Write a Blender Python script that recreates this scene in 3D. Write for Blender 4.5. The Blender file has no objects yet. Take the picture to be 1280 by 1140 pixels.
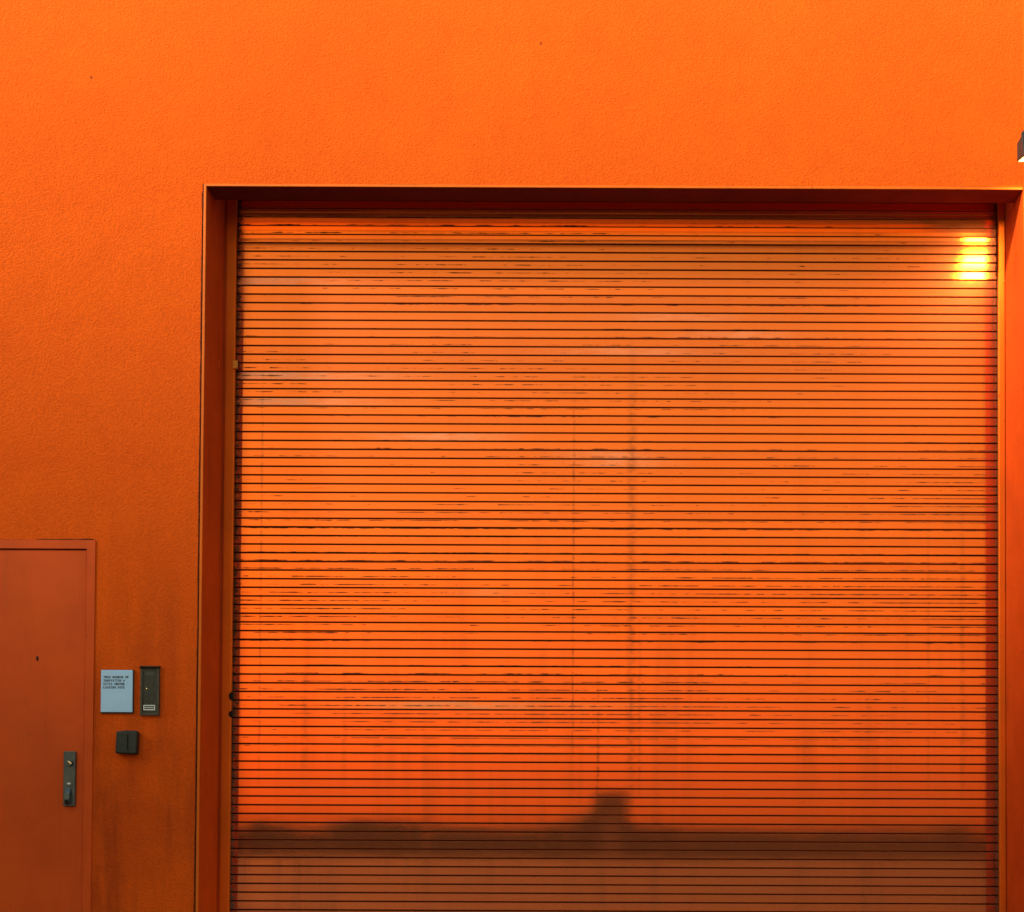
import bpy, bmesh, math, random
from mathutils import Vector, Matrix, noise

random.seed(7)
S = bpy.context.scene
C = S.collection
R = math.radians

# ------------------------------------------------------------------ camera
F_PX, CAM_Y, CAM_Z = 1625.0, -6.5, 0.74
cam = bpy.data.cameras.new('camera')
cam.sensor_width = 36.0
cam.lens = 36.0 * F_PX / 1280.0
cam.shift_x = -0.1056
cam.shift_y = 0.3356
cam.clip_end = 2000
camo = bpy.data.objects.new('camera', cam)
C.objects.link(camo)
a_, r_ = R(1.25), R(0.25)
fw = Vector((0, math.cos(a_), math.sin(a_)))
up0 = Vector((0, -math.sin(a_), math.cos(a_)))
rt0 = Vector((1, 0, 0))
rt = math.cos(r_) * rt0 + math.sin(r_) * up0
up = -math.sin(r_) * rt0 + math.cos(r_) * up0
camo.matrix_world = Matrix(((rt.x, up.x, -fw.x, 0), (rt.y, up.y, -fw.y, CAM_Y),
                            (rt.z, up.z, -fw.z, CAM_Z), (0, 0, 0, 1)))
S.camera = camo

# ------------------------------------------------------------------ sky, sun, exposure
SUN_EL, SUN_AZ, SUN_DIAM, SUN_E = 27.0, 54.0, 10.5, 3.3     # azimuth: degrees left of the wall's normal
w = bpy.data.worlds.new('World')
S.world = w
w.use_nodes = True
nt = w.node_tree
nt.nodes.clear()
wo = nt.nodes.new('ShaderNodeOutputWorld')
bg = nt.nodes.new('ShaderNodeBackground')
sky = nt.nodes.new('ShaderNodeTexSky')
sky.sky_type = 'NISHITA'
sky.sun_disc = False
sky.sun_elevation = R(SUN_EL)
sky.sun_rotation = R(180 + SUN_AZ)
sky.air_density = 3.8
sky.dust_density = 1.0
sky.ozone_density = 4.5
bg.inputs['Strength'].default_value = 0.053
nt.links.new(sky.outputs[0], bg.inputs[0])
nt.links.new(bg.outputs[0], wo.inputs[0])

sl = bpy.data.lights.new('sun', 'SUN')
sl.energy = SUN_E
sl.angle = R(SUN_DIAM)
sl.color = (1.0, 1.0, 0.70)
so = bpy.data.objects.new('sun', sl)
C.objects.link(so)
sd = Vector((-math.sin(R(SUN_AZ)) * math.cos(R(SUN_EL)), -math.cos(R(SUN_AZ)) * math.cos(R(SUN_EL)), math.sin(R(SUN_EL))))
so.rotation_euler = sd.to_track_quat('Z', 'Y').to_euler()
so.location = sd * 40

S.view_settings.view_transform = 'Standard'
S.view_settings.look = 'None'
S.view_settings.gamma = 1.0
S.view_settings.use_curve_mapping = False
S.view_settings.exposure = 2.15

# ------------------------------------------------------------------ helpers
class MB:
    def __init__(self):
        self.v = []
        self.f = []
    def quad(self, a, b, c, d):
        n = len(self.v)
        self.v += [a, b, c, d]
        self.f.append((n, n + 1, n + 2, n + 3))
    def box(self, x0, x1, y0, y1, z0, z1):
        n = len(self.v)
        self.v += [(x, y, z) for z in (z0, z1) for y in (y0, y1) for x in (x0, x1)]
        for q in ((0, 2, 3, 1), (4, 5, 7, 6), (0, 1, 5, 4), (2, 6, 7, 3), (0, 4, 6, 2), (1, 3, 7, 5)):
            self.f.append(tuple(n + i for i in q))
        return self
    def prism(self, pts, axis, t0, t1):
        """extrude a closed 2-D outline along an axis"""
        n = len(self.v); k = len(pts)
        for t in (t0, t1):
            for p, q in pts:
                self.v.append({'x': (t, p, q), 'y': (p, t, q), 'z': (p, q, t)}[axis])
        self.f.append(tuple(range(n, n + k)))
        self.f.append(tuple(range(n + 2 * k - 1, n + k - 1, -1)))
        for i in range(k):
            j = (i + 1) % k
            self.f.append((n + i, n + j, n + k + j, n + k + i))
        return self
    def disc(self, cx, cz, r, y0, y1, seg=20):
        return self.prism([(cx + r * math.cos(2 * math.pi * i / seg), cz + r * math.sin(2 * math.pi * i / seg)) for i in range(seg)], 'y', y0, y1)
    def build(self, name, mat=None, parent=None, loc=None, bevel=0, seg=2, smooth=False):
        me = bpy.data.meshes.new(name)
        me.from_pydata(self.v, [], self.f)
        bm = bmesh.new(); bm.from_mesh(me)
        bmesh.ops.remove_doubles(bm, verts=bm.verts, dist=1e-6)
        bmesh.ops.recalc_face_normals(bm, faces=bm.faces)
        if bevel:
            ed = [e for e in bm.edges if len(e.link_faces) == 2 and e.calc_face_angle(0) > 0.5]
            bmesh.ops.bevel(bm, geom=ed, offset=bevel, segments=seg, profile=0.5, affect='EDGES', clamp_overlap=True)
        bm.to_mesh(me); bm.free()
        if smooth:
            for p in me.polygons: p.use_smooth = True
        return link(name, me, mat, parent, loc)

def link(name, me, mat=None, parent=None, loc=None):
    o = bpy.data.objects.new(name, me)
    C.objects.link(o)
    if mat and not me.materials: me.materials.append(mat)
    if parent: o.parent = parent
    if loc: o.location = loc
    return o

def tag(o, label=None, cat=None, group=None, kind=None):
    if label: o['label'] = label
    if cat: o['category'] = cat
    if group: o['group'] = group
    if kind: o['kind'] = kind
    return o

def empty(name, loc, label, cat, group=None):
    o = bpy.data.objects.new(name, None)
    o.empty_display_size = 0.1
    o.location = loc
    C.objects.link(o)
    return tag(o, label, cat, group)

def rrect(x0, x1, z0, z1, r, seg=4):
    p = []
    for cx, cz, a0 in ((x1 - r, z1 - r, 0), (x0 + r, z1 - r, 90), (x0 + r, z0 + r, 180), (x1 - r, z0 + r, 270)):
        for i in range(seg + 1):
            a = R(a0 + 90 * i / seg)
            p.append((cx + r * math.cos(a), cz + r * math.sin(a)))
    return p

# ------------------------------------------------------------------ node helper
class NT:
    def __init__(self, name):
        self.m = bpy.data.materials.new(name)
        self.m.use_nodes = True
        self.t = self.m.node_tree
        self.b = self.t.nodes['Principled BSDF']
    def n(self, typ, **kw):
        x = self.t.nodes.new(typ)
        for k, v in kw.items(): setattr(x, k, v)
        return x
    def put(self, sock, v):
        if v is None: return
        if hasattr(v, 'is_output'): self.t.links.new(v, sock)
        else: sock.default_value = v
    def math(self, op, a, b=None, c=None, clamp=False):
        x = self.n('ShaderNodeMath', operation=op, use_clamp=clamp)
        for i, v in enumerate((a, b, c)): self.put(x.inputs[i], v)
        return x.outputs[0]
    def pos(self):
        g = self.n('ShaderNodeNewGeometry')
        return g.outputs['Position']
    def xyz(self, v):
        s = self.n('ShaderNodeSeparateXYZ'); self.put(s.inputs[0], v); return s.outputs
    def scaled(self, v, sx, sy, sz, off=(0, 0, 0)):
        m = self.n('ShaderNodeMapping')
        self.put(m.inputs['Vector'], v)
        m.inputs['Scale'].default_value = (sx, sy, sz)
        m.inputs['Location'].default_value = off
        return m.outputs[0]
    def noise(self, v, scale, detail=3, rough=0.55, dist=0.0):
        x = self.n('ShaderNodeTexNoise')
        self.put(x.inputs['Vector'], v)
        x.inputs['Scale'].default_value = scale
        x.inputs['Detail'].default_value = detail
        x.inputs['Roughness'].default_value = rough
        x.inputs['Distortion'].default_value = dist
        return x.outputs['Fac']
    def ramp(self, f, lo, hi, a=0.0, b=1.0):
        x = self.n('ShaderNodeMapRange', clamp=True)
        self.put(x.inputs[0], f)
        for i, v in enumerate((lo, hi, a, b)): self.put(x.inputs[i + 1], v)
        return x.outputs[0]
    def mix(self, f, a, b):
        x = self.n('ShaderNodeMix', data_type='RGBA')
        self.put(x.inputs[0], f)
        self.put(x.inputs[6], a if hasattr(a, 'is_output') else (*a, 1))
        self.put(x.inputs[7], b if hasattr(b, 'is_output') else (*b, 1))
        return x.outputs[2]
    def bump(self, h, strength, dist, normal=None):
        x = self.n('ShaderNodeBump')
        x.inputs['Strength'].default_value = strength
        x.inputs['Distance'].default_value = dist
        self.put(x.inputs['Height'], h)
        if normal: self.put(x.inputs['Normal'], normal)
        return x.outputs[0]
    def set(self, **kw):
        for k, v in kw.items():
            s = self.b.inputs[k.replace('_', ' ')]
            if isinstance(v, tuple) and len(v) == 3: v = (*v, 1)
            self.put(s, v)
        return self.m

ORANGE = (0.71, 0.096, 0.008)
ORANGE_DK = (0.42, 0.052, 0.008)
GRIME = (0.030, 0.016, 0.012)

def stucco_mat():
    k = NT('orange_stucco')
    p = k.pos()
    x, y, z = k.xyz(p)
    big = k.noise(p, 0.9, 4)
    med = k.noise(p, 6.0, 4)
    streak = k.noise(k.scaled(p, 7.0, 7.0, 0.9), 1.0, 5, 0.6)
    blot = k.noise(p, 2.2, 5, 0.6, 0.6)
    grain = k.noise(p, 125.0, 4, 0.68)
    vor = k.n('ShaderNodeTexVoronoi', feature='SMOOTH_F1')
    k.put(vor.inputs['Vector'], k.scaled(p, 1.0, 1.0, 1.25)); vor.inputs['Scale'].default_value = 105.0
    h = k.math('ADD', k.math('MULTIPLY', grain, 0.75), k.math('MULTIPLY', vor.outputs['Distance'], 0.55))
    c = k.mix(k.ramp(big, 0.3, 0.7), ORANGE, (0.65, 0.083, 0.008))
    c = k.mix(k.ramp(med, 0.45, 0.75, 0, 0.35), c, (0.58, 0.068, 0.008))
    # dirt held in the hollows of the float finish
    c = k.mix(k.ramp(h, 0.42, 0.70, 0.30, 0.0), c, (0.30, 0.032, 0.006))
    # rain-wash streaks and smudges, weighted low to paint in the shade at the foot
    low = k.ramp(z, 2.4, 0.2, 0.04, 0.7)
    c = k.mix(k.math('MULTIPLY', k.ramp(streak, 0.46, 0.72), low), c, (0.15, 0.019, 0.009))
    c = k.mix(k.math('MULTIPLY', k.ramp(blot, 0.46, 0.72), k.math('MULTIPLY', low, 0.5)), c, (0.13, 0.018, 0.011))
    # small knocks and pits
    sp = k.n('ShaderNodeTexVoronoi', feature='F1')
    k.put(sp.inputs['Vector'], k.scaled(p, 1, 1, 1, (1.37, 0, 0.71))); sp.inputs['Scale'].default_value = 4.2
    pick = k.noise(p, 3.1, 1)
    spot = k.math('MULTIPLY', k.ramp(sp.outputs['Distance'], 0.040, 0.022), k.ramp(pick, 0.52, 0.58))
    c = k.mix(k.math('MULTIPLY', spot, 0.7), c, (0.08, 0.02, 0.01))
    n = k.bump(h, 0.65, 0.0055)
    n = k.bump(k.noise(p, 14.0, 2), 0.25, 0.006, n)
    return k.set(Base_Color=c, Roughness=0.85, Normal=n, Specular_IOR_Level=0.02)

def steel_mat(name, base=ORANGE, rough=0.45, wear=0.5, dirt=0.5, metal=0.0):
    k = NT(name)
    p = k.pos()
    blot = k.noise(p, 3.0, 5, 0.6)
    streak = k.noise(k.scaled(p, 14, 14, 1.2), 1.0, 4, 0.6)
    chips = k.noise(p, 34.0, 2, 0.5)
    c = k.mix(k.ramp(blot, 0.35, 0.75), base, tuple(v * 0.80 for v in base))
    c = k.mix(k.ramp(streak, 0.55, 0.8, 0, dirt), c, tuple(v * 0.35 for v in base))
    c = k.mix(k.ramp(chips, 0.72, 0.76, 0, wear), c, GRIME)
    n = k.bump(k.noise(p, 9.0, 2), 0.12, 0.01)
    n = k.bump(k.noise(p, 240.0, 2), 0.08, 0.001, n)
    return k.set(Base_Color=c, Roughness=k.ramp(blot, 0.3, 0.7, rough - 0.06, rough + 0.10), Normal=n, Specular_IOR_Level=0.14, Metallic=metal)

SH_X0, SH_X1 = -2.040, 1.984          # clear width of the curtain between the guides
PITCH = 0.04588
SLAT_Z0 = 0.74 - 0.1611               # a joint line measured low on the curtain

def slat_mat():
    k = NT('orange_shutter_paint')
    p = k.pos()
    x, y, z = k.xyz(p)
    rnd = k.n('ShaderNodeObjectInfo').outputs['Random']
    base = k.mix(k.noise(k.scaled(p, 1.2, 1, 0.5), 1.0, 3), (0.93, 0.146, 0.008), (0.85, 0.122, 0.009))
    base = k.mix(k.math('MULTIPLY', rnd, 0.35), base, (0.64, 0.085, 0.009))
    sc = k.n('ShaderNodeAttribute', attribute_name='sky_glint').outputs['Fac']
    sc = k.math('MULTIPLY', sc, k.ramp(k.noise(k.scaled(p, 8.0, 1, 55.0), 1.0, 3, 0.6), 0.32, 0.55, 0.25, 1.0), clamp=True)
    base = k.mix(k.math('MULTIPLY', sc, 0.6), base, (0.86, 0.34, 0.20))  # pale sky reflections put into the base colour
    # film of dirt: vertical run-off, clouds and long drips
    run = k.noise(k.scaled(p, 9.0, 1, 0.45), 1.0, 5, 0.62)
    cloud = k.noise(k.scaled(p, 1.6, 1, 2.2), 1.0, 5, 0.6)
    film = k.math('MULTIPLY', k.ramp(run, 0.48, 0.72), k.math('MULTIPLY', k.ramp(cloud, 0.36, 0.62, 0.06, 0.30), k.ramp(z, 2.4, 1.2, 0.35, 1.1)))
    base = k.mix(film, base, (0.20, 0.030, 0.012))
    drip = None
    for px_, w_, a_, z0, z1 in ((-0.252, 0.009, 0.6, 1.0, 3.2), (-0.118, 0.010, 0.75, 0.75, 1.7), (0.055, 0.034, 0.42, 0.8, 3.4), (0.10, 0.016, 0.35, 0.8, 2.0),
                                (-1.90, 0.010, 0.5, 0.9, 3.3), (-1.66, 0.03, 0.35, 0.9, 2.0), (-1.45, 0.02, 0.35, 0.9, 1.9), (1.80, 0.02, 0.35, 0.8, 2.6), (1.62, 0.012, 0.25, 0.8, 2.6)):
        wob = k.math('ADD', x, k.math('MULTIPLY', k.math('SUBTRACT', k.noise(k.scaled(p, 0, 0, 9.0), 1.0, 3), 0.5), 0.020))
        dd = k.math('ABSOLUTE', k.math('SUBTRACT', wob, px_))
        g = k.math('MULTIPLY', k.ramp(dd, w_, 0.0, 0.0, a_), k.math('MULTIPLY', k.ramp(z, z0, z0 + 0.25), k.ramp(z, z1, z1 - 0.6)))
        drip = g if drip is None else k.math('MAXIMUM', drip, g)
    blotch = k.ramp(k.noise(k.scaled(p, 30, 1, 42.0), 1.0, 3), 0.34, 0.58)
    base = k.mix(k.math('MULTIPLY', drip, blotch), base, (0.075, 0.018, 0.012))
    # rub marks left by the coil: thin broken lines whose spacing is a little less than the slat pitch
    q = PITCH * 0.9285
    ph = k.math('FRACT', k.math('ADD', k.math('DIVIDE', k.math('SUBTRACT', z, SLAT_Z0 + 0.012), q), 40.0))
    dist = k.math('MULTIPLY', k.math('ABSOLUTE', k.math('SUBTRACT', ph, 0.5)), q)
    brk = k.noise(k.scaled(p, 11.0, 1, 21.8), 1.0, 4, 0.68)
    patch = k.noise(k.scaled(p, 0.55, 1, 1.6, (3.1, 0, 1.7)), 1.0, 3)
    band = k.math('MULTIPLY', k.ramp(z, 1.30, 1.48), k.ramp(z, 2.05, 1.80))
    brk = k.math('ADD', brk, k.math('MULTIPLY', band, 0.07))
    gate = k.ramp(k.math('ADD', brk, k.math('MULTIPLY', k.math('SUBTRACT', patch, 0.5), 0.9)), 0.47, 0.63)
    thick = k.math('MULTIPLY', gate, k.ramp(k.noise(k.scaled(p, 26, 1, 22), 1.0, 3), 0.3, 0.7, 0.0012, 0.0042))
    rub = k.math('MULTIPLY', k.math('SUBTRACT', 1.0, k.math('SMOOTH_MIN', k.math('DIVIDE', dist, k.math('ADD', thick, 0.0002)), 1.0, 0.2), clamp=True), gate)
    rub = k.math('MULTIPLY', k.ramp(rub, 0.02, 0.45), k.ramp(z, 1.0, 1.4, 0.0, 1.0))
    base = k.mix(k.math('MULTIPLY', rub, 0.92), base, GRIME)
    # black grease where the ends run in the guides
    edge = k.math('MINIMUM', k.math('SUBTRACT', x, SH_X0), k.math('SUBTRACT', SH_X1, x))
    en = k.noise(k.scaled(p, 40, 1, 60), 1.0, 3, 0.6)
    grease = k.ramp(k.math('SUBTRACT', edge, k.math('MULTIPLY', k.math('SUBTRACT', en, 0.42), k.ramp(x, -0.5, 0.5, 0.10, 0.04))), 0.008, -0.003)
    base = k.mix(k.math('MULTIPLY', grease, 0.9), base, (0.022, 0.018, 0.017))
    # grit packed into the joints, dirt towards the ends, road dust low down
    jn = k.n('ShaderNodeAttribute', attribute_name='joint').outputs['Fac']
    base = k.mix(k.math('MULTIPLY', jn, 0.85), base, GRIME)
    base = k.mix(k.math('MULTIPLY', k.ramp(edge, 0.085, 0.0), k.math('ADD', k.ramp(run, 0.3, 0.6, 0.15, 0.5), k.ramp(x, 1.0, 1.5, 0.0, 0.45)), clamp=True), base, (0.12, 0.030, 0.016))
    base = k.mix(k.ramp(k.math('ADD', z, k.math('MULTIPLY', cloud, 0.8)), 2.3, 0.9, 0.0, 0.16), base, (0.30, 0.215, 0.18))
    rub = k.math('MAXIMUM', rub, k.math('MULTIPLY', jn, 0.8))
    dirty_or_glint = k.math('MAXIMUM', k.math('MAXIMUM', rub, grease), k.math('MAXIMUM', k.math('MULTIPLY', film, 0.22), k.math('MULTIPLY', sc, 0.3)))  # real dirt, plus the painted sky reflections in sc
    n = k.bump(k.noise(k.scaled(p, 2.6, 1, 9.0), 1.0, 2), 0.022, 0.0035)
    n = k.bump(k.noise(p, 320, 2), 0.03, 0.0006, n)
    return k.set(Base_Color=base, Metallic=k.ramp(dirty_or_glint, 0.0, 0.8, 0.82, 0.1),
                 Roughness=k.ramp(dirty_or_glint, 0.0, 0.7, k.ramp(k.noise(k.scaled(p, 1.1, 1, 1.1), 1.0, 5, 0.65), 0.45, 0.75, k.ramp(z, 3.3, 3.55, 0.026, 0.12), k.math('ADD', k.ramp(z, 0.9, 1.6, 0.045, 0.10), k.ramp(z, 3.35, 3.55, 0.0, 0.10))), 0.65), Specular_IOR_Level=k.ramp(dirty_or_glint, 0.0, 0.5, 0.22, 0.06), Normal=n,
                 Coat_Weight=k.ramp(dirty_or_glint, 0.0, 0.5, 0.34, 0.0), Coat_Roughness=0.42)

def plain(name, col, rough=0.5, metal=0.0, var=0.2, scale=30.0, bump=0.05, spec=0.4):
    k = NT(name)
    p = k.pos()
    f = k.noise(p, scale, 4, 0.6)
    c = k.mix(k.ramp(f, 0.35, 0.7), col, tuple(v * (1 - var) for v in col))
    return k.set(Base_Color=c, Roughness=k.ramp(f, 0.3, 0.7, rough - 0.05, rough + 0.08), Metallic=metal, Specular_IOR_Level=spec,
                 Normal=k.bump(k.noise(p, scale * 8, 2), bump, 0.001))

def glow(name, col, strength):
    k = NT(name)
    return k.set(Base_Color=(0.8, 0.7, 0.5), Emission_Color=col, Emission_Strength=strength)

M = dict(
    stucco=stucco_mat(), slat=slat_mat(),
    jamb=steel_mat('orange_jamb_paint', (0.58, 0.064, 0.006), 0.5, 0.6, 0.4),
    soffit=steel_mat('soffit_shade_paint', (0.20, 0.034, 0.022), 0.8, 0.6, 0.4),  # dark base colour paints in the shade under the lintel
    guide=steel_mat('orange_guide_paint', (0.74, 0.135, 0.012), 0.42, 0.85, 0.35, 0.5),
    bead=steel_mat('orange_bead_paint', (0.66, 0.12, 0.008), 0.5, 0.9, 0.3),
    door=steel_mat('orange_door_paint', (0.61, 0.070, 0.008), 0.42, 0.35, 0.25),
    tab=plain('bright_orange_plastic', (0.90, 0.27, 0.010), 0.4),
    seal=plain('cracked_dark_sealant', (0.17, 0.032, 0.011), 0.8, 0, 0.6, 60, 0.05, 0.08),
    dark=plain('black_dirt', (0.02, 0.015, 0.013), 0.9, spec=0.1),
    sign=plain('pale_blue_enamel', (0.36, 0.57, 0.93), 0.38, 0, 0.08, 12, 0.02),
    ink=plain('navy_lettering', (0.012, 0.016, 0.035), 0.5),
    grey=plain('dark_grey_metal', (0.075, 0.088, 0.105), 0.38, 0.4, 0.3, 40),
    bronze=plain('weathered_bronze_grey', (0.060, 0.050, 0.044), 0.45, 0.3, 0.4, 40),
    inner=plain('black_plastic', (0.016, 0.018, 0.021), 0.42, 0, 0.3, 30),
    black=plain('black_green_plastic', (0.010, 0.017, 0.020), 0.5, 0, 0.3, 30),
    chrome=plain('bright_steel', (0.75, 0.75, 0.75), 0.2, 0.9, 0.1),
    white=plain('white_print', (0.72, 0.74, 0.76), 0.5),
    lamp=plain('dark_bronze_lamp', (0.040, 0.028, 0.030), 0.5, 0.2, 0.3),
    lens=glow('lit_lens', (1.0, 0.58, 0.14), 1.6),
    concrete=plain('grey_concrete', (0.09, 0.087, 0.083), 0.75, 0, 0.35, 3.0, 0.4),
    asphalt=plain('worn_asphalt', (0.036, 0.035, 0.034), 0.6, 0, 0.3, 1.2, 0.3),
    hedge=plain('dark_hedge_leaves', (0.028, 0.040, 0.020), 0.8, 0, 0.6, 6.0, 0.6),
    person_standin=plain('standin_dark_brown', (0.045, 0.034, 0.030), 0.7),
    block=plain('added_grey_render', (0.20, 0.19, 0.185), 0.8, 0, 0.2, 1.0),
    glass=plain('dark_window_glass', (0.02, 0.025, 0.03), 0.08, 0, 0.1),
)

# ------------------------------------------------------------------ ground
STREET_Z = -0.65
g = MB(); g.quad((-600, -700, STREET_Z), (600, -700, STREET_Z), (600, 300, STREET_Z), (-600, 300, STREET_Z))
tag(g.build('street', M['asphalt']), kind='structure')
g = MB().box(-6.0, 6.0, -1.25, -0.001, STREET_Z - 0.1, 0.0)
tag(g.build('loading_dock', M['concrete'], bevel=0.02), kind='structure')

# ------------------------------------------------------------------ the orange wall
def slab_with_holes(xs, zs, holes, y0, y1):
    """one wall body: front, back and reveals of the openings"""
    m = MB()
    def solid(i, j):
        if not (0 <= i < len(xs) - 1 and 0 <= j < len(zs) - 1): return False
        cx, cz = (xs[i] + xs[i + 1]) / 2, (zs[j] + zs[j + 1]) / 2
        return not any(h[0] < cx < h[1] and h[2] < cz < h[3] for h in holes)
    for i in range(len(xs) - 1):
        for j in range(len(zs) - 1):
            if not solid(i, j): continue
            a, b, c, d = xs[i], xs[i + 1], zs[j], zs[j + 1]
            m.quad((a, y0, c), (b, y0, c), (b, y0, d), (a, y0, d))
            m.quad((a, y1, c), (a, y1, d), (b, y1, d), (b, y1, c))
            if not solid(i - 1, j): m.quad((a, y0, c), (a, y0, d), (a, y1, d), (a, y1, c))
            if not solid(i + 1, j): m.quad((b, y0, c), (b, y1, c), (b, y1, d), (b, y0, d))
            if not solid(i, j - 1): m.quad((a, y0, c), (a, y1, c), (b, y1, c), (b, y0, c))
            if not solid(i, j + 1): m.quad((a, y0, d), (b, y0, d), (b, y1, d), (a, y1, d))
    return m

OPEN_L, OPEN_R, LINTEL = -2.103, 2.022, 3.972
SEAL_W, BEAD_W = 0.007, 0.013
DOOR_L, DOOR_R, DOOR_T = -3.640, -2.686, 2.126
FR = 0.047
wall = empty('building_wall', (0, 0, 0), 'tall orange stucco wall surrounding the roller shutter and the steel door', 'wall')
hole_s = (OPEN_L - BEAD_W - SEAL_W, OPEN_R, -1, LINTEL + BEAD_W)
hole_d = (DOOR_L - FR, DOOR_R + FR, -1, DOOR_T + FR)
xs = [-9.0, hole_d[0], hole_d[1], hole_s[0], OPEN_R]
zs = [STREET_Z, hole_d[3], hole_s[3], 9.0]
slab_with_holes(xs, zs, [hole_s, hole_d], 0.0, 0.16).build('stucco_face', M['stucco'], wall)
# steel jamb lining on the left of the opening and the soffit under the lintel
MB().box(OPEN_L - 0.006, OPEN_L, 0.0005, 0.345, 0.0, LINTEL + 0.349).build('jamb_lining', M['jamb'], wall)
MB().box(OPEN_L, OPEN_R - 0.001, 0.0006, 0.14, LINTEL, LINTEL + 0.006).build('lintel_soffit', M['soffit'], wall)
MB().box(OPEN_L - 0.006, OPEN_R, 0.36, 0.6, LINTEL + 0.35, LINTEL + 0.40).build('coil_housing', M['dark'], wall)
# painted metal stop beads
MB().box(OPEN_L - BEAD_W, OPEN_L - 0.0002, -0.004, 0.02, 0.0, LINTEL + BEAD_W).build('corner_bead', M['bead'], wall, bevel=0.0015)
MB().box(OPEN_L, OPEN_R - 0.001, -0.004, 0.02, LINTEL + 0.0002, LINTEL + BEAD_W).build('lintel_bead', M['bead'], wall, bevel=0.0015)

def ragged_strip(name, along, a0, a1, c, wmin, wmax, y, mat, parent, step=0.02, seed=0, sparse=0.0):
    """an uneven crack or line of grimy sealant, 1 mm proud of its joint"""
    m = MB(); prev = None; t = a0
    while t <= a1:
        nz = noise.noise(Vector((t * 3.1, seed, 0))) * 0.6 + noise.noise(Vector((t * 14.0, seed, 5))) * 0.5
        ww = max(0.0004, wmin + (wmax - wmin) * max(0.0, nz + 0.45 - sparse))
        cur = (t, c - ww, c + 0.001)
        if prev:
            (t0, lo0, hi0), (t1, lo1, hi1) = prev, cur
            if along == 'z': m.quad((lo0, y, t0), (hi0, y, t0), (hi1, y, t1), (lo1, y, t1))
            else: m.quad((t0, y, -lo0), (t1, y, -lo1), (t1, y, -hi1), (t0, y, -hi0))
        prev = cur; t += step
    return m.build(name, mat, parent)
MB().box(hole_s[0] + 0.0002, OPEN_L - BEAD_W - 0.0003, 0.003, 0.02, 0.0, LINTEL + BEAD_W).build('joint_sealant', M['seal'], wall)
ragged_strip('crack', 'z', 0.0, LINTEL - 0.02, OPEN_L - BEAD_W - SEAL_W, 0.0005, 0.0055, -0.0012, M['seal'], wall, seed=2)
ragged_strip('crack', 'x', OPEN_L, OPEN_R - 0.01, -(LINTEL + BEAD_W), 0.0003, 0.005, -0.0012, M['seal'], wall, seed=9, sparse=0.35)
ragged_strip('crack', 'x', DOOR_L - FR, DOOR_R + FR + 0.006, -(DOOR_T + FR + 0.001), 0.0008, 0.011, -0.0012, M['seal'], wall, seed=17, sparse=0.15)

# the pier on the right, a little proud of the wall; the lamp hangs on it
pier = empty('wall_pier', (2.022, 0, 0), 'slightly proud orange pier at the right edge, beside the shutter', 'wall')
MB().box(0.0, 3.6, -0.022, 0.34, STREET_Z, 9.0).build('stucco_face', M['stucco'], pier)
MB().box(-0.0012, -0.0001, -0.020, 0.30, 0.0, LINTEL - 0.0005).build('jamb_lining', M['jamb'], pier)

# ------------------------------------------------------------------ roller shutter
shut = empty('roller_shutter', (0, 0.33, 0), 'wide closed orange roller shutter of narrow horizontal slats', 'shutter')
FACE = 0.0                                     # face plane of the curtain, in the shutter's own space
def slat_mesh(name, tiltf, crease=0.0, sky_glint=None):
    """flat-faced slat with a rolled lip at top and bottom; tiltf(u) = lean in radians along it"""
    prof = [(0.0150, 0.0004), (0.0040, 0.0016), (0.0009, 0.0030), (0.0, 0.0046), (0.0, 0.0229), (0.0, 0.0410), (0.0013, 0.0422), (0.0050, 0.0428), (0.0150, 0.0430)]
    nseg = 18
    v, f = [], []
    for i in range(nseg + 1):
        u = i / nseg
        xx = SH_X0 - 0.03 + (SH_X1 - SH_X0 + 0.06) * u
        t = tiltf(u)
        for yy, zz in prof:
            v.append((xx, yy - (zz - 0.0229) * math.tan(t) - max(0.0, zz - 0.0229) * math.tan(crease), zz))
    k = len(prof)
    for i in range(nseg):
        for j in range(k - 1):
            a = i * k + j
            f.append((a, a + k, a + k + 1, a + 1))
    me = bpy.data.meshes.new(name)
    me.from_pydata(v, [], f)
    bm = bmesh.new(); bm.from_mesh(me)
    bmesh.ops.recalc_face_normals(bm, faces=bm.faces)
    bm.faces.ensure_lookup_table()
    if bm.faces[3].normal.y > 0: bmesh.ops.reverse_faces(bm, faces=bm.faces)
    bm.to_mesh(me); bm.free()
    for p in me.polygons: p.use_smooth = True
    for e in me.edges:                         # the face itself stays flat between its two lips
        j0, j1 = e.vertices[0] % k, e.vertices[1] % k
        if j0 == j1 and j0 in (3, 4, 5): e.use_edge_sharp = True
    jt = me.attributes.new('joint', 'FLOAT', 'POINT')
    for i in range(len(me.vertices)):
        jt.data[i].value = (1.0, 1.0, 0.5, 0.0, 0.0, 0.0, 0.4, 1.0, 1.0)[i % k]
    if sky_glint:                                  # pale sky reflections painted onto the bent slats
        at = me.attributes.new('sky_glint', 'FLOAT', 'POINT')
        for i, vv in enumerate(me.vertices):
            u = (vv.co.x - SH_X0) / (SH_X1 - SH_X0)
            at.data[i].value = sum(a * math.exp(-((u - c) / wd) ** 2) for c, wd, a in sky_glint)
    me.materials.append(M['slat'])
    return me
def bumpy(seed, amp):
    return lambda u: amp * noise.noise(Vector((u * 4.0, seed * 3.3, 1.0)))
def dent(c, wd, a, base=lambda u: 0.0):
    return lambda u: base(u) + a * math.exp(-((u - c) / wd) ** 2)
D1 = R(1.0)
meshes = [slat_mesh('slat', bumpy(s, D1 * 0.28)) for s in range(6)]
flat_meshes = [slat_mesh('slat', bumpy(s, D1 * 0.06)) for s in range(6, 10)]
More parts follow.
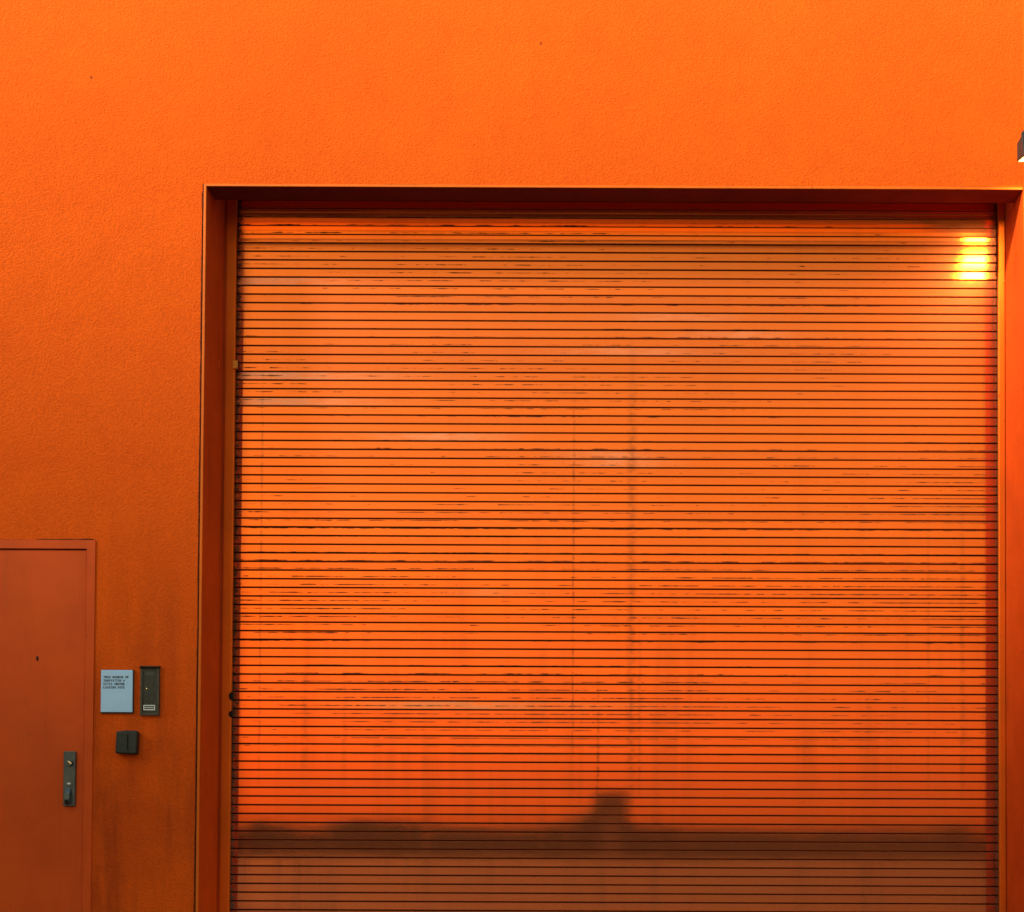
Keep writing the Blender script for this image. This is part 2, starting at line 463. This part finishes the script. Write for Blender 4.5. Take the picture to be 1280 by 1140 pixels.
creased = {i: slat_mesh('slat', (lambda b, i: lambda u: R(b) + R(8.0) * (i == 1 or i == 2) * max(0.0, u - 0.90) * 10 + D1 * 0.5 * noise.noise(Vector((u * 3, i * 7.7, 4))))(b, i), R(c)) for i, b, c in ((0, 14.0, 3.0), (1, 10.6, 2.4), (2, 6.6, 3.2), (3, 2.5, 3.0))}
bent = {                                       # slat index counted from the lintel down -> own bend
    4: dent(1.0, 0.05, D1 * 1.6), 5: dent(0.96, 0.05, D1 * 0.3), 6: dent(0.97, 0.05, D1 * 0.8), 7: dent(0.98, 0.12, -D1 * 3.2), 8: dent(0.0, 0.15, -D1 * 1.6),
    19: dent(0.02, 0.22, -D1 * 2.4), 22: dent(0.05, 0.22, -D1 * 2.4), 16: dent(0.55, 0.12, -D1 * 1.6), 14: dent(0.66, 0.07, -D1 * 2.2),
    26: dent(0.27, 0.06, -D1 * 3.0), 28: dent(0.49, 0.035, -D1 * 2.6), 29: dent(0.50, 0.035, -D1 * 2.6), 12: dent(0.58, 0.05, -D1 * 2.0),
    57: dent(0.28, 0.09, -D1 * 2.2), 44: dent(0.34, 0.02, -D1 * 1.5), 34: dent(0.98, 0.06, -D1 * 1.8),
}
sky_glints = {8: [(0.03, 0.10, 0.7)], 19: [(0.03, 0.08, 1.0), (0.16, 0.08, 0.35)], 22: [(0.04, 0.065, 1.0), (0.13, 0.07, 0.3)], 26: [(0.27, 0.07, 0.8)], 28: [(0.49, 0.05, 0.6)], 29: [(0.505, 0.05, 0.7)],
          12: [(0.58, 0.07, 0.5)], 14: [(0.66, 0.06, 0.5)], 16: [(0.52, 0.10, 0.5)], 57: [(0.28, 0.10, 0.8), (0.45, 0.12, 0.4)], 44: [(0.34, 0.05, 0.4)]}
n_up = 79                                      # slats above the measured joint
for i in range(n_up, -14, -1):
    z = SLAT_Z0 + i * PITCH
    if z < 0.03: break
    idx = 74 - i
    me = creased.get(idx) or (slat_mesh('slat', bent[idx], 0.0, sky_glints.get(idx)) if idx in bent else meshes[random.randrange(6)] if idx < 56 else flat_meshes[random.randrange(4)])
    o = link('slat', me, None, shut, (0, 0, z))
    amp = 0.75 if idx < 30 else (0.45 if idx < 56 else 0.07)
    o.rotation_euler.x = R(random.uniform(-amp, amp)) * 0.6 * (idx not in creased and idx not in (4, 5, 6, 7))
MB().box(SH_X0 - 0.02, SH_X1 + 0.02, 0.0152, 0.018, 0.02, SLAT_Z0 + n_up * PITCH).build('slat_interlock', M['dark'], shut)
MB().box(SH_X0, SH_X1, -0.012, 0.012, 0.001, z + PITCH - 0.002).build('bottom_bar', M['guide'], shut, bevel=0.003)

def guide(x0, x1, sgn):
    # outline seen from above: an angle iron with a rounded nose over the slat ends
    m = MB().box(x0, x1, -0.034, -0.009, 0.0, LINTEL + 0.30)
    gobj = m.build('guide_rail', M['guide'], shut, bevel=0.004, seg=3)
    return gobj
gl = guide(OPEN_L + 0.012, SH_X0, 1)
gr = guide(SH_X1, OPEN_R - 0.004, -1)
MB().box(OPEN_L + 0.001, OPEN_L + 0.0115, -0.026, -0.010, 0.0, LINTEL + 0.3).build('guide_flange', M['jamb'], shut)
for gz in (3.45, 3.02, 2.55, 1.62, 1.10, 0.62):
    MB().disc(OPEN_L + 0.030, gz, 0.006, -0.037, -0.033, 10).build('bolt', M['guide'], gl)
for gz in (3.63, 2.9, 2.02, 1.37, 0.75, 0.52):
    MB().disc(SH_X1 + 0.028, gz, 0.006, -0.037, -0.033, 10).build('bolt', M['guide'], gr)
# torn notches in the nose of the left guide
for nz, hh in ((1.422, 0.022), (1.328, 0.017)):
    MB().prism([(SH_X0 + 0.0012, nz - hh), (SH_X0 + 0.0012, nz + hh), (SH_X0 - 0.008, nz + hh * 0.7), (SH_X0 - 0.013, nz + hh * 0.1), (SH_X0 - 0.008, nz - hh * 0.8)],
               'y', -0.0358, -0.010).build('notch', M['dark'], gl)
MB().box(SH_X0 - 0.010, SH_X0 + 0.017, -0.043, -0.0345, 3.148, 3.192).build('latch_tab', M['tab'], gl, bevel=0.003)
MB().box(OPEN_L + 0.0002, OPEN_L + 0.0016, -0.115, -0.09, 3.13, 3.17).build('bolt_plate', M['guide'], shut)

# ------------------------------------------------------------------ steel door
door = empty('steel_door', ((DOOR_L + DOOR_R) / 2, 0, 0), 'flush orange steel door in a narrow frame, left edge', 'door')
dx = -(DOOR_L + DOOR_R) / 2
def dl(x): return x + dx
fr = MB()
fr.box(dl(DOOR_L - FR), dl(DOOR_L - 0.004), -0.006, 0.10, 0.0, DOOR_T + FR)
fr.box(dl(DOOR_R + 0.004), dl(DOOR_R + FR), -0.006, 0.10, 0.0, DOOR_T + FR)
fr.box(dl(DOOR_L - 0.004), dl(DOOR_R + 0.004), -0.006, 0.10, DOOR_T + 0.004, DOOR_T + FR)
fr.box(dl(DOOR_L - 0.004), dl(DOOR_R + 0.004), 0.055, 0.10, 0.0, DOOR_T + 0.004)
fr.build('door_frame', M['door'], door)
leaf = MB().box(dl(DOOR_L), dl(DOOR_R), 0.003, 0.05, 0.008, DOOR_T - 0.001).build('door_leaf', M['door'], door, bevel=0.002)
MB().prism([(dl(-2.925) + 0.0045 * math.cos(t * 0.7) * (1.4 if t % 3 else 1), 1.577 + 0.013 * math.sin(t * 0.7)) for t in range(9)], 'y', 0.0012, 0.004).build('rust_spot', M['dark'], leaf)
# lock trim
PX0, PX1, PZ0, PZ1 = dl(-2.782), dl(-2.722), 0.836, 1.112
trim = MB().prism(rrect(PX0, PX1, PZ0, PZ1, 0.007), 'y', -0.012, 0.0028).build('lock_plate', M['grey'], door, bevel=0.003)
cx = (PX0 + PX1) / 2
MB().disc(cx + 0.004, 1.052, 0.0155, -0.024, -0.0125, 24).build('lock_cylinder', M['grey'], trim, bevel=0.002)
k = MB().prism([(-0.009, -0.0022), (0.009, -0.0022), (0.009, 0.0022), (-0.009, 0.0022)], 'y', -0.0265, -0.0245).build('key_slot', M['chrome'], trim, (cx + 0.008, 0, 1.055))
k.rotation_euler.y = R(38)
MB().box(cx - 0.009, cx + 0.008, -0.0145, -0.0125, 0.946, 0.954).build('status_window', M['white'], trim)
grip = MB().prism([(-0.0125, 0.932), (-0.030, 0.900), (-0.034, 0.870), (-0.030, 0.850), (-0.0125, 0.842)], 'x', cx - 0.015, cx + 0.011)
grip.build('pull_grip', M['grey'], trim, bevel=0.003)
MB().box(cx - 0.011, cx + 0.007, -0.0355, -0.0345, 0.852, 0.866).build('grip_hollow', M['dark'], trim)

# ------------------------------------------------------------------ sign
sx0, sx1, sz0, sz1 = -2.598, -2.440, 1.308, 1.519
sign = empty('sign', ((sx0 + sx1) / 2, 0, (sz0 + sz1) / 2), 'pale blue rectangular sign with four lines of dark lettering', 'sign')
hw, hh = (sx1 - sx0) / 2, (sz1 - sz0) / 2
MB().box(-hw, hw, -0.016, -0.0005, -hh, hh).build('sign_panel', M['sign'], sign, bevel=0.0015)
MB().box(-hw - 0.0025, hw + 0.0025, -0.009, -0.0006, -hh - 0.005, hh + 0.002).build('dark_rim_plate', M['inner'], sign)  # black plate showing as a dark rim, widest below

def letters(text, x0, ztop, adv, gw, gh, y, mat, parent, bold=0.065):
    """flat printed capitals set on an even pitch, joined into one mesh"""
    verts, faces = [], []
    for n_, ch in enumerate(text):
        if ch == ' ': continue
        cu = bpy.data.curves.new('glyph', 'FONT')
        cu.body = ch; cu.size = 1.0; cu.offset = bold; cu.resolution_u = 3
        ob = bpy.data.objects.new('glyph', cu); C.objects.link(ob)
        dg = bpy.context.evaluated_depsgraph_get(); dg.update()
        me = bpy.data.meshes.new_from_object(ob.evaluated_get(dg))
        bpy.data.objects.remove(ob); bpy.data.curves.remove(cu)
        xs_ = [v.co.x for v in me.vertices]; ys_ = [v.co.y for v in me.vertices]
        w0, w1, h0, h1 = min(xs_), max(xs_), min(ys_), max(ys_)
        wd = gw if ch != 'I' else gw * 0.34
        off = x0 + n_ * adv + (gw - wd) / 2
        b = len(verts)
        verts += [(off + (v.co.x - w0) / (w1 - w0) * wd, y, ztop - gh + (v.co.y - h0) / (h1 - h0) * gh) for v in me.vertices]
        faces += [tuple(b + i for i in p.vertices) for p in me.polygons]
        if ch == 'I':                          # slab serifs, as the wide type has
            for zz in (ztop - gh * 0.16, ztop - gh):
                b = len(verts)
                xa, xb = x0 + n_ * adv + gw * 0.08, x0 + n_ * adv + gw * 0.92
                verts += [(xa, y - 0.0002, zz), (xb, y - 0.0002, zz), (xb, y - 0.0002, zz + gh * 0.16), (xa, y - 0.0002, zz + gh * 0.16)]
                faces.append((b, b + 1, b + 2, b + 3))
        bpy.data.meshes.remove(me)
    me = bpy.data.meshes.new('lettering')
    me.from_pydata(verts, [], faces)
    return link('lettering', me, mat, parent)
for i, line in enumerate(('TECH MUSEUM OF', 'INNOVATION &', 'CIVIC CENTER', 'LOADING DOCK')):
    letters(line, -hw + 0.013, hh - 0.030 - i * 0.0172, 0.0090, 0.0078, 0.0116, -0.0164, M['ink'], sign)

# ------------------------------------------------------------------ intercom
ix0, ix1, iz0, iz1 = -2.402, -2.308, 1.293, 1.535
icm = empty('intercom', ((ix0 + ix1) / 2, 0, (iz0 + iz1) / 2), 'tall narrow dark grey entry intercom with call buttons and a white label', 'intercom')
hw, hh = (ix1 - ix0) / 2, (iz1 - iz0) / 2
bz = MB()
bz.box(-hw, hw, -0.014, -0.0005, -hh, -hh + 0.012).box(-hw, hw, -0.014, -0.0005, hh - 0.012, hh)
bz.box(-hw, -hw + 0.011, -0.014, -0.0005, -hh + 0.012, hh - 0.012).box(hw - 0.011, hw, -0.014, -0.0005, -hh + 0.012, hh - 0.012)
bz.build('bezel', M['bronze'], icm)
MB().prism([(-0.0145, hh - 0.010), (-0.024, hh + 0.001), (-0.0005, hh + 0.008), (-0.0005, hh + 0.0005), (-0.0145, hh + 0.0005)], 'x', -hw - 0.002, hw + 0.002).build('rain_hood', M['bronze'], icm)
fp = MB().box(-hw + 0.0112, hw - 0.0112, -0.0095, -0.0006, -hh + 0.0122, hh - 0.0122).build('front_plate', M['inner'], icm)
for q in range(3):
    MB().box(-0.022, 0.022, -0.0108, -0.0096, hh - 0.030 - q * 0.005, hh - 0.0275 - q * 0.005).build('speaker_slot', M['grey'], fp)
btn = MB().disc(0, 0, 0.0048, -0.0022, 0, 12).build('call_button', M['bronze'], fp, (-0.016, -0.0096, 0.045))
for r0 in range(5):
    for c0 in range(2):
        if r0 == 0 and c0 == 0: continue
        o = btn.copy(); C.objects.link(o); o.parent = fp
        o.location = (-0.016 + c0 * 0.028, -0.0096, 0.045 - r0 * 0.021)
MB().disc(-0.017, 0.0155 + 0.0, 0.0028, -0.0128, -0.0119, 10).build('status_light', M['chrome'], icm, (0.002, 0, -0.002))
lb = MB().box(-0.031, 0.027, -0.0110, -0.0096, -hh + 0.026, -hh + 0.052).build('paper_label', M['white'], icm)
for q in range(2):
    MB().box(-0.027, 0.023, -0.0116, -0.0111, -hh + 0.0315 + q * 0.0095, -hh + 0.0375 + q * 0.0095).build('print_line', M['ink'], lb)

# ------------------------------------------------------------------ card reader
rx0, rx1, rz0, rz1 = -2.513, -2.405, 1.098, 1.214
rd = empty('card_reader', ((rx0 + rx1) / 2, 0, (rz0 + rz1) / 2), 'small square black card reader box mounted below the sign', 'card reader')
hw, hh = (rx1 - rx0) / 2, (rz1 - rz0) / 2
rb = MB().prism([(-hw, -hh + 0.003), (hw - 0.004, -hh), (hw, hh - 0.006), (hw - 0.010, hh), (0.0, hh + 0.002), (-hw + 0.004, hh - 0.004)], 'y', -0.042, -0.0005).build('housing', M['black'], rd, bevel=0.006, seg=3)
MB().box(0.006, 0.011, -0.0435, -0.0425, -hh + 0.018, hh - 0.018).build('swipe_slot', M['dark'], rd)
MB().box(-hw + 0.012, hw - 0.014, -0.0438, -0.0425, hh - 0.016, hh - 0.010).build('indicator_strip', M['inner'], rd)

# ------------------------------------------------------------------ lamp on an arm from the pier
lamp = empty('wall_lamp', (2.133, -0.022, 3.986), 'dark tapered lamp with a yellow lit lens, at the right edge above the shutter', 'wall lamp')
hood = MB()
hood.prism([(-0.199, -0.012), (0.199, -0.012), (0.214, 0.112), (0.180, 0.150), (-0.180, 0.150), (-0.214, 0.112)], 'y', -0.285, -0.278)
for sx in (-0.198, 0.190):
    hood.prism([(-0.2778, 0.006), (-0.2778, 0.116), (-0.165, 0.116), (-0.165, 0.036)], 'x', sx, sx + 0.008)
hood.box(-0.198, 0.198, -0.2778, -0.165, 0.1162, 0.124)
hood.build('lamp_hood', M['lamp'], lamp, bevel=0.002)
MB().prism([(-0.274, 0.004), (-0.166, 0.033), (-0.168, 0.043), (-0.2765, 0.014)], 'x', -0.1895, 0.1895).build('lens', M['lens'], lamp)
MB().box(-0.022, 0.022, -0.230, -0.0125, 0.1245, 0.156).build('arm', M['lamp'], lamp, bevel=0.006)
MB().disc(0, 0.140, 0.065, -0.012, -0.0003, 20).build('wall_plate', M['lamp'], lamp)
ld = bpy.data.lights.new('lamp_light', 'AREA')
ld.shape = 'RECTANGLE'; ld.size = 0.35; ld.size_y = 0.10
ld.energy = 10.0
ld.spread = R(150)
ld.color = (1.0, 0.72, 0.24)
lo = bpy.data.objects.new('lamp_light', ld)
C.objects.link(lo); lo.parent = lamp
lo.location = (0, -0.219, 0.009)
lo.rotation_euler = (R(15), 0, 0)

# ------------------------------------------------------------------ across the street, mirrored in the slats
def across(px, py, L=63.8):
    """ground-plan x and height of something 57 m away, from its direction"""
    return (px - 775) / F_PX * L, CAM_Z + (1035 - py) / F_PX * L
HY = -57.0
hedge_pts = [(x, y - 6) for x, y in [(-200, 1037), (100, 1036), (290, 1045), (310, 1036), (322, 1032), (340, 1038), (390, 1044), (420, 1036), (440, 1032), (480, 1034), (560, 1040), (640, 1042), (690, 1038), (715, 1030), (735, 1017), (742, 1008), (770, 1012), (800, 1040), (815, 1036), (860, 1042), (980, 1043), (1060, 1041), (1150, 1040), (1200, 1034), (1225, 1046), (1300, 1044), (1500, 1034), (1800, 1036)]]
m = MB()
P = [across(*q) for q in hedge_pts]
fine = []
for (x0, z0), (x1, z1) in zip(P, P[1:]):
    st = max(2, int((x1 - x0) / 0.25))
    for i in range(st):
        t = i / st
        xx = x0 + (x1 - x0) * t
        fine.append((xx, z0 + (z1 - z0) * (3 * t * t - 2 * t ** 3) + 0.05 * noise.noise(Vector((xx * 2.2, 1, 3)))))
rows = [(0.45, 0.0), (0.55, 0.45), (0.50, 0.85), (0.25, 0.98), (-0.25, 1.0), (-0.5, 0.85), (-0.5, 0.0)]
k_ = len(rows)
for xx, zt in fine:
    for yy, hz in rows:
        zz = STREET_Z + (zt - STREET_Z) * hz
        m.v.append((xx, HY + yy + 0.12 * noise.noise(Vector((xx * 3, zz * 3, yy))), zz))
for i in range(len(fine) - 1):
    for j in range(k_ - 1):
        a = i * k_ + j
        m.f.append((a, a + k_, a + k_ + 1, a + 1))
tag(m.build('hedge', M['hedge']), 'long dark hedge across the street, mirrored low on the shutter', 'hedge')

kx0, kz = across(743, 989); kx1, _ = across(786, 989)  # boxy stand-in for the mirrored person at the camera
standin = empty('person_standin', ((kx0 + kx1) / 2, HY + 1.6, STREET_Z), 'box-shaped dark stand-in for the person at the camera, mirrored in the shutter', 'person_standin')
kw, kh = (kx1 - kx0) / 2, kz - STREET_Z
MB().box(-kw, kw, -0.8, 0.8, 0, kh - 0.18).build('wall', M['person_standin'], standin)  # body of the person stand-in
MB().prism([(-kw - 0.04, kh - 0.18), (kw + 0.04, kh - 0.18), (kw + 0.04, kh - 0.06), (-kw - 0.04, kh)], 'y', -0.86, 0.86).build('standin_top', M['person_standin'], standin)
MB().box(-0.4, 0.4, 0.8, 0.83, 0.05, 2.1).build('door', M['block'], standin)

# unseen block, added to take the low sun off the wall's foot
BH = 14.75
blk = empty('shade_block', (-23.4, -12.8, STREET_Z), 'grey four storey block added unseen behind the viewer to shade the wall', 'building')
MB().prism([(-22.0, 0.0), (-22.0, -10.0), (5.6, -10.0), (11.2, 0.0)], 'z', 0.0, BH + 0.65).build('wall', M['block'], blk)  # body of the added shade block
MB().prism([(-22.15, 0.15), (-22.15, -10.15), (5.6, -10.15), (11.3, 0.15)], 'z', BH + 0.65, BH + 0.90).build('shade_block_parapet', M['concrete'], blk)
pane = MB().box(-0.8, 0.8, -0.02, 0.06, -0.9, 0.9)
win = None
for fl in range(4):
    for c0 in range(12):
        if win is None:
            win = MB().box(-0.9, 0.9, -0.04, 0.04, -1.0, 1.0).build('shade_block_window', M['inner'], blk)
            pn = pane.build('pane', M['glass'], win)
            o = win
        else:
            o = win.copy(); C.objects.link(o); o.parent = blk
            q = pn.copy(); C.objects.link(q); q.parent = o
        o.location = (-20.4 + c0 * 2.7, 0.02, 2.2 + fl * 3.4)
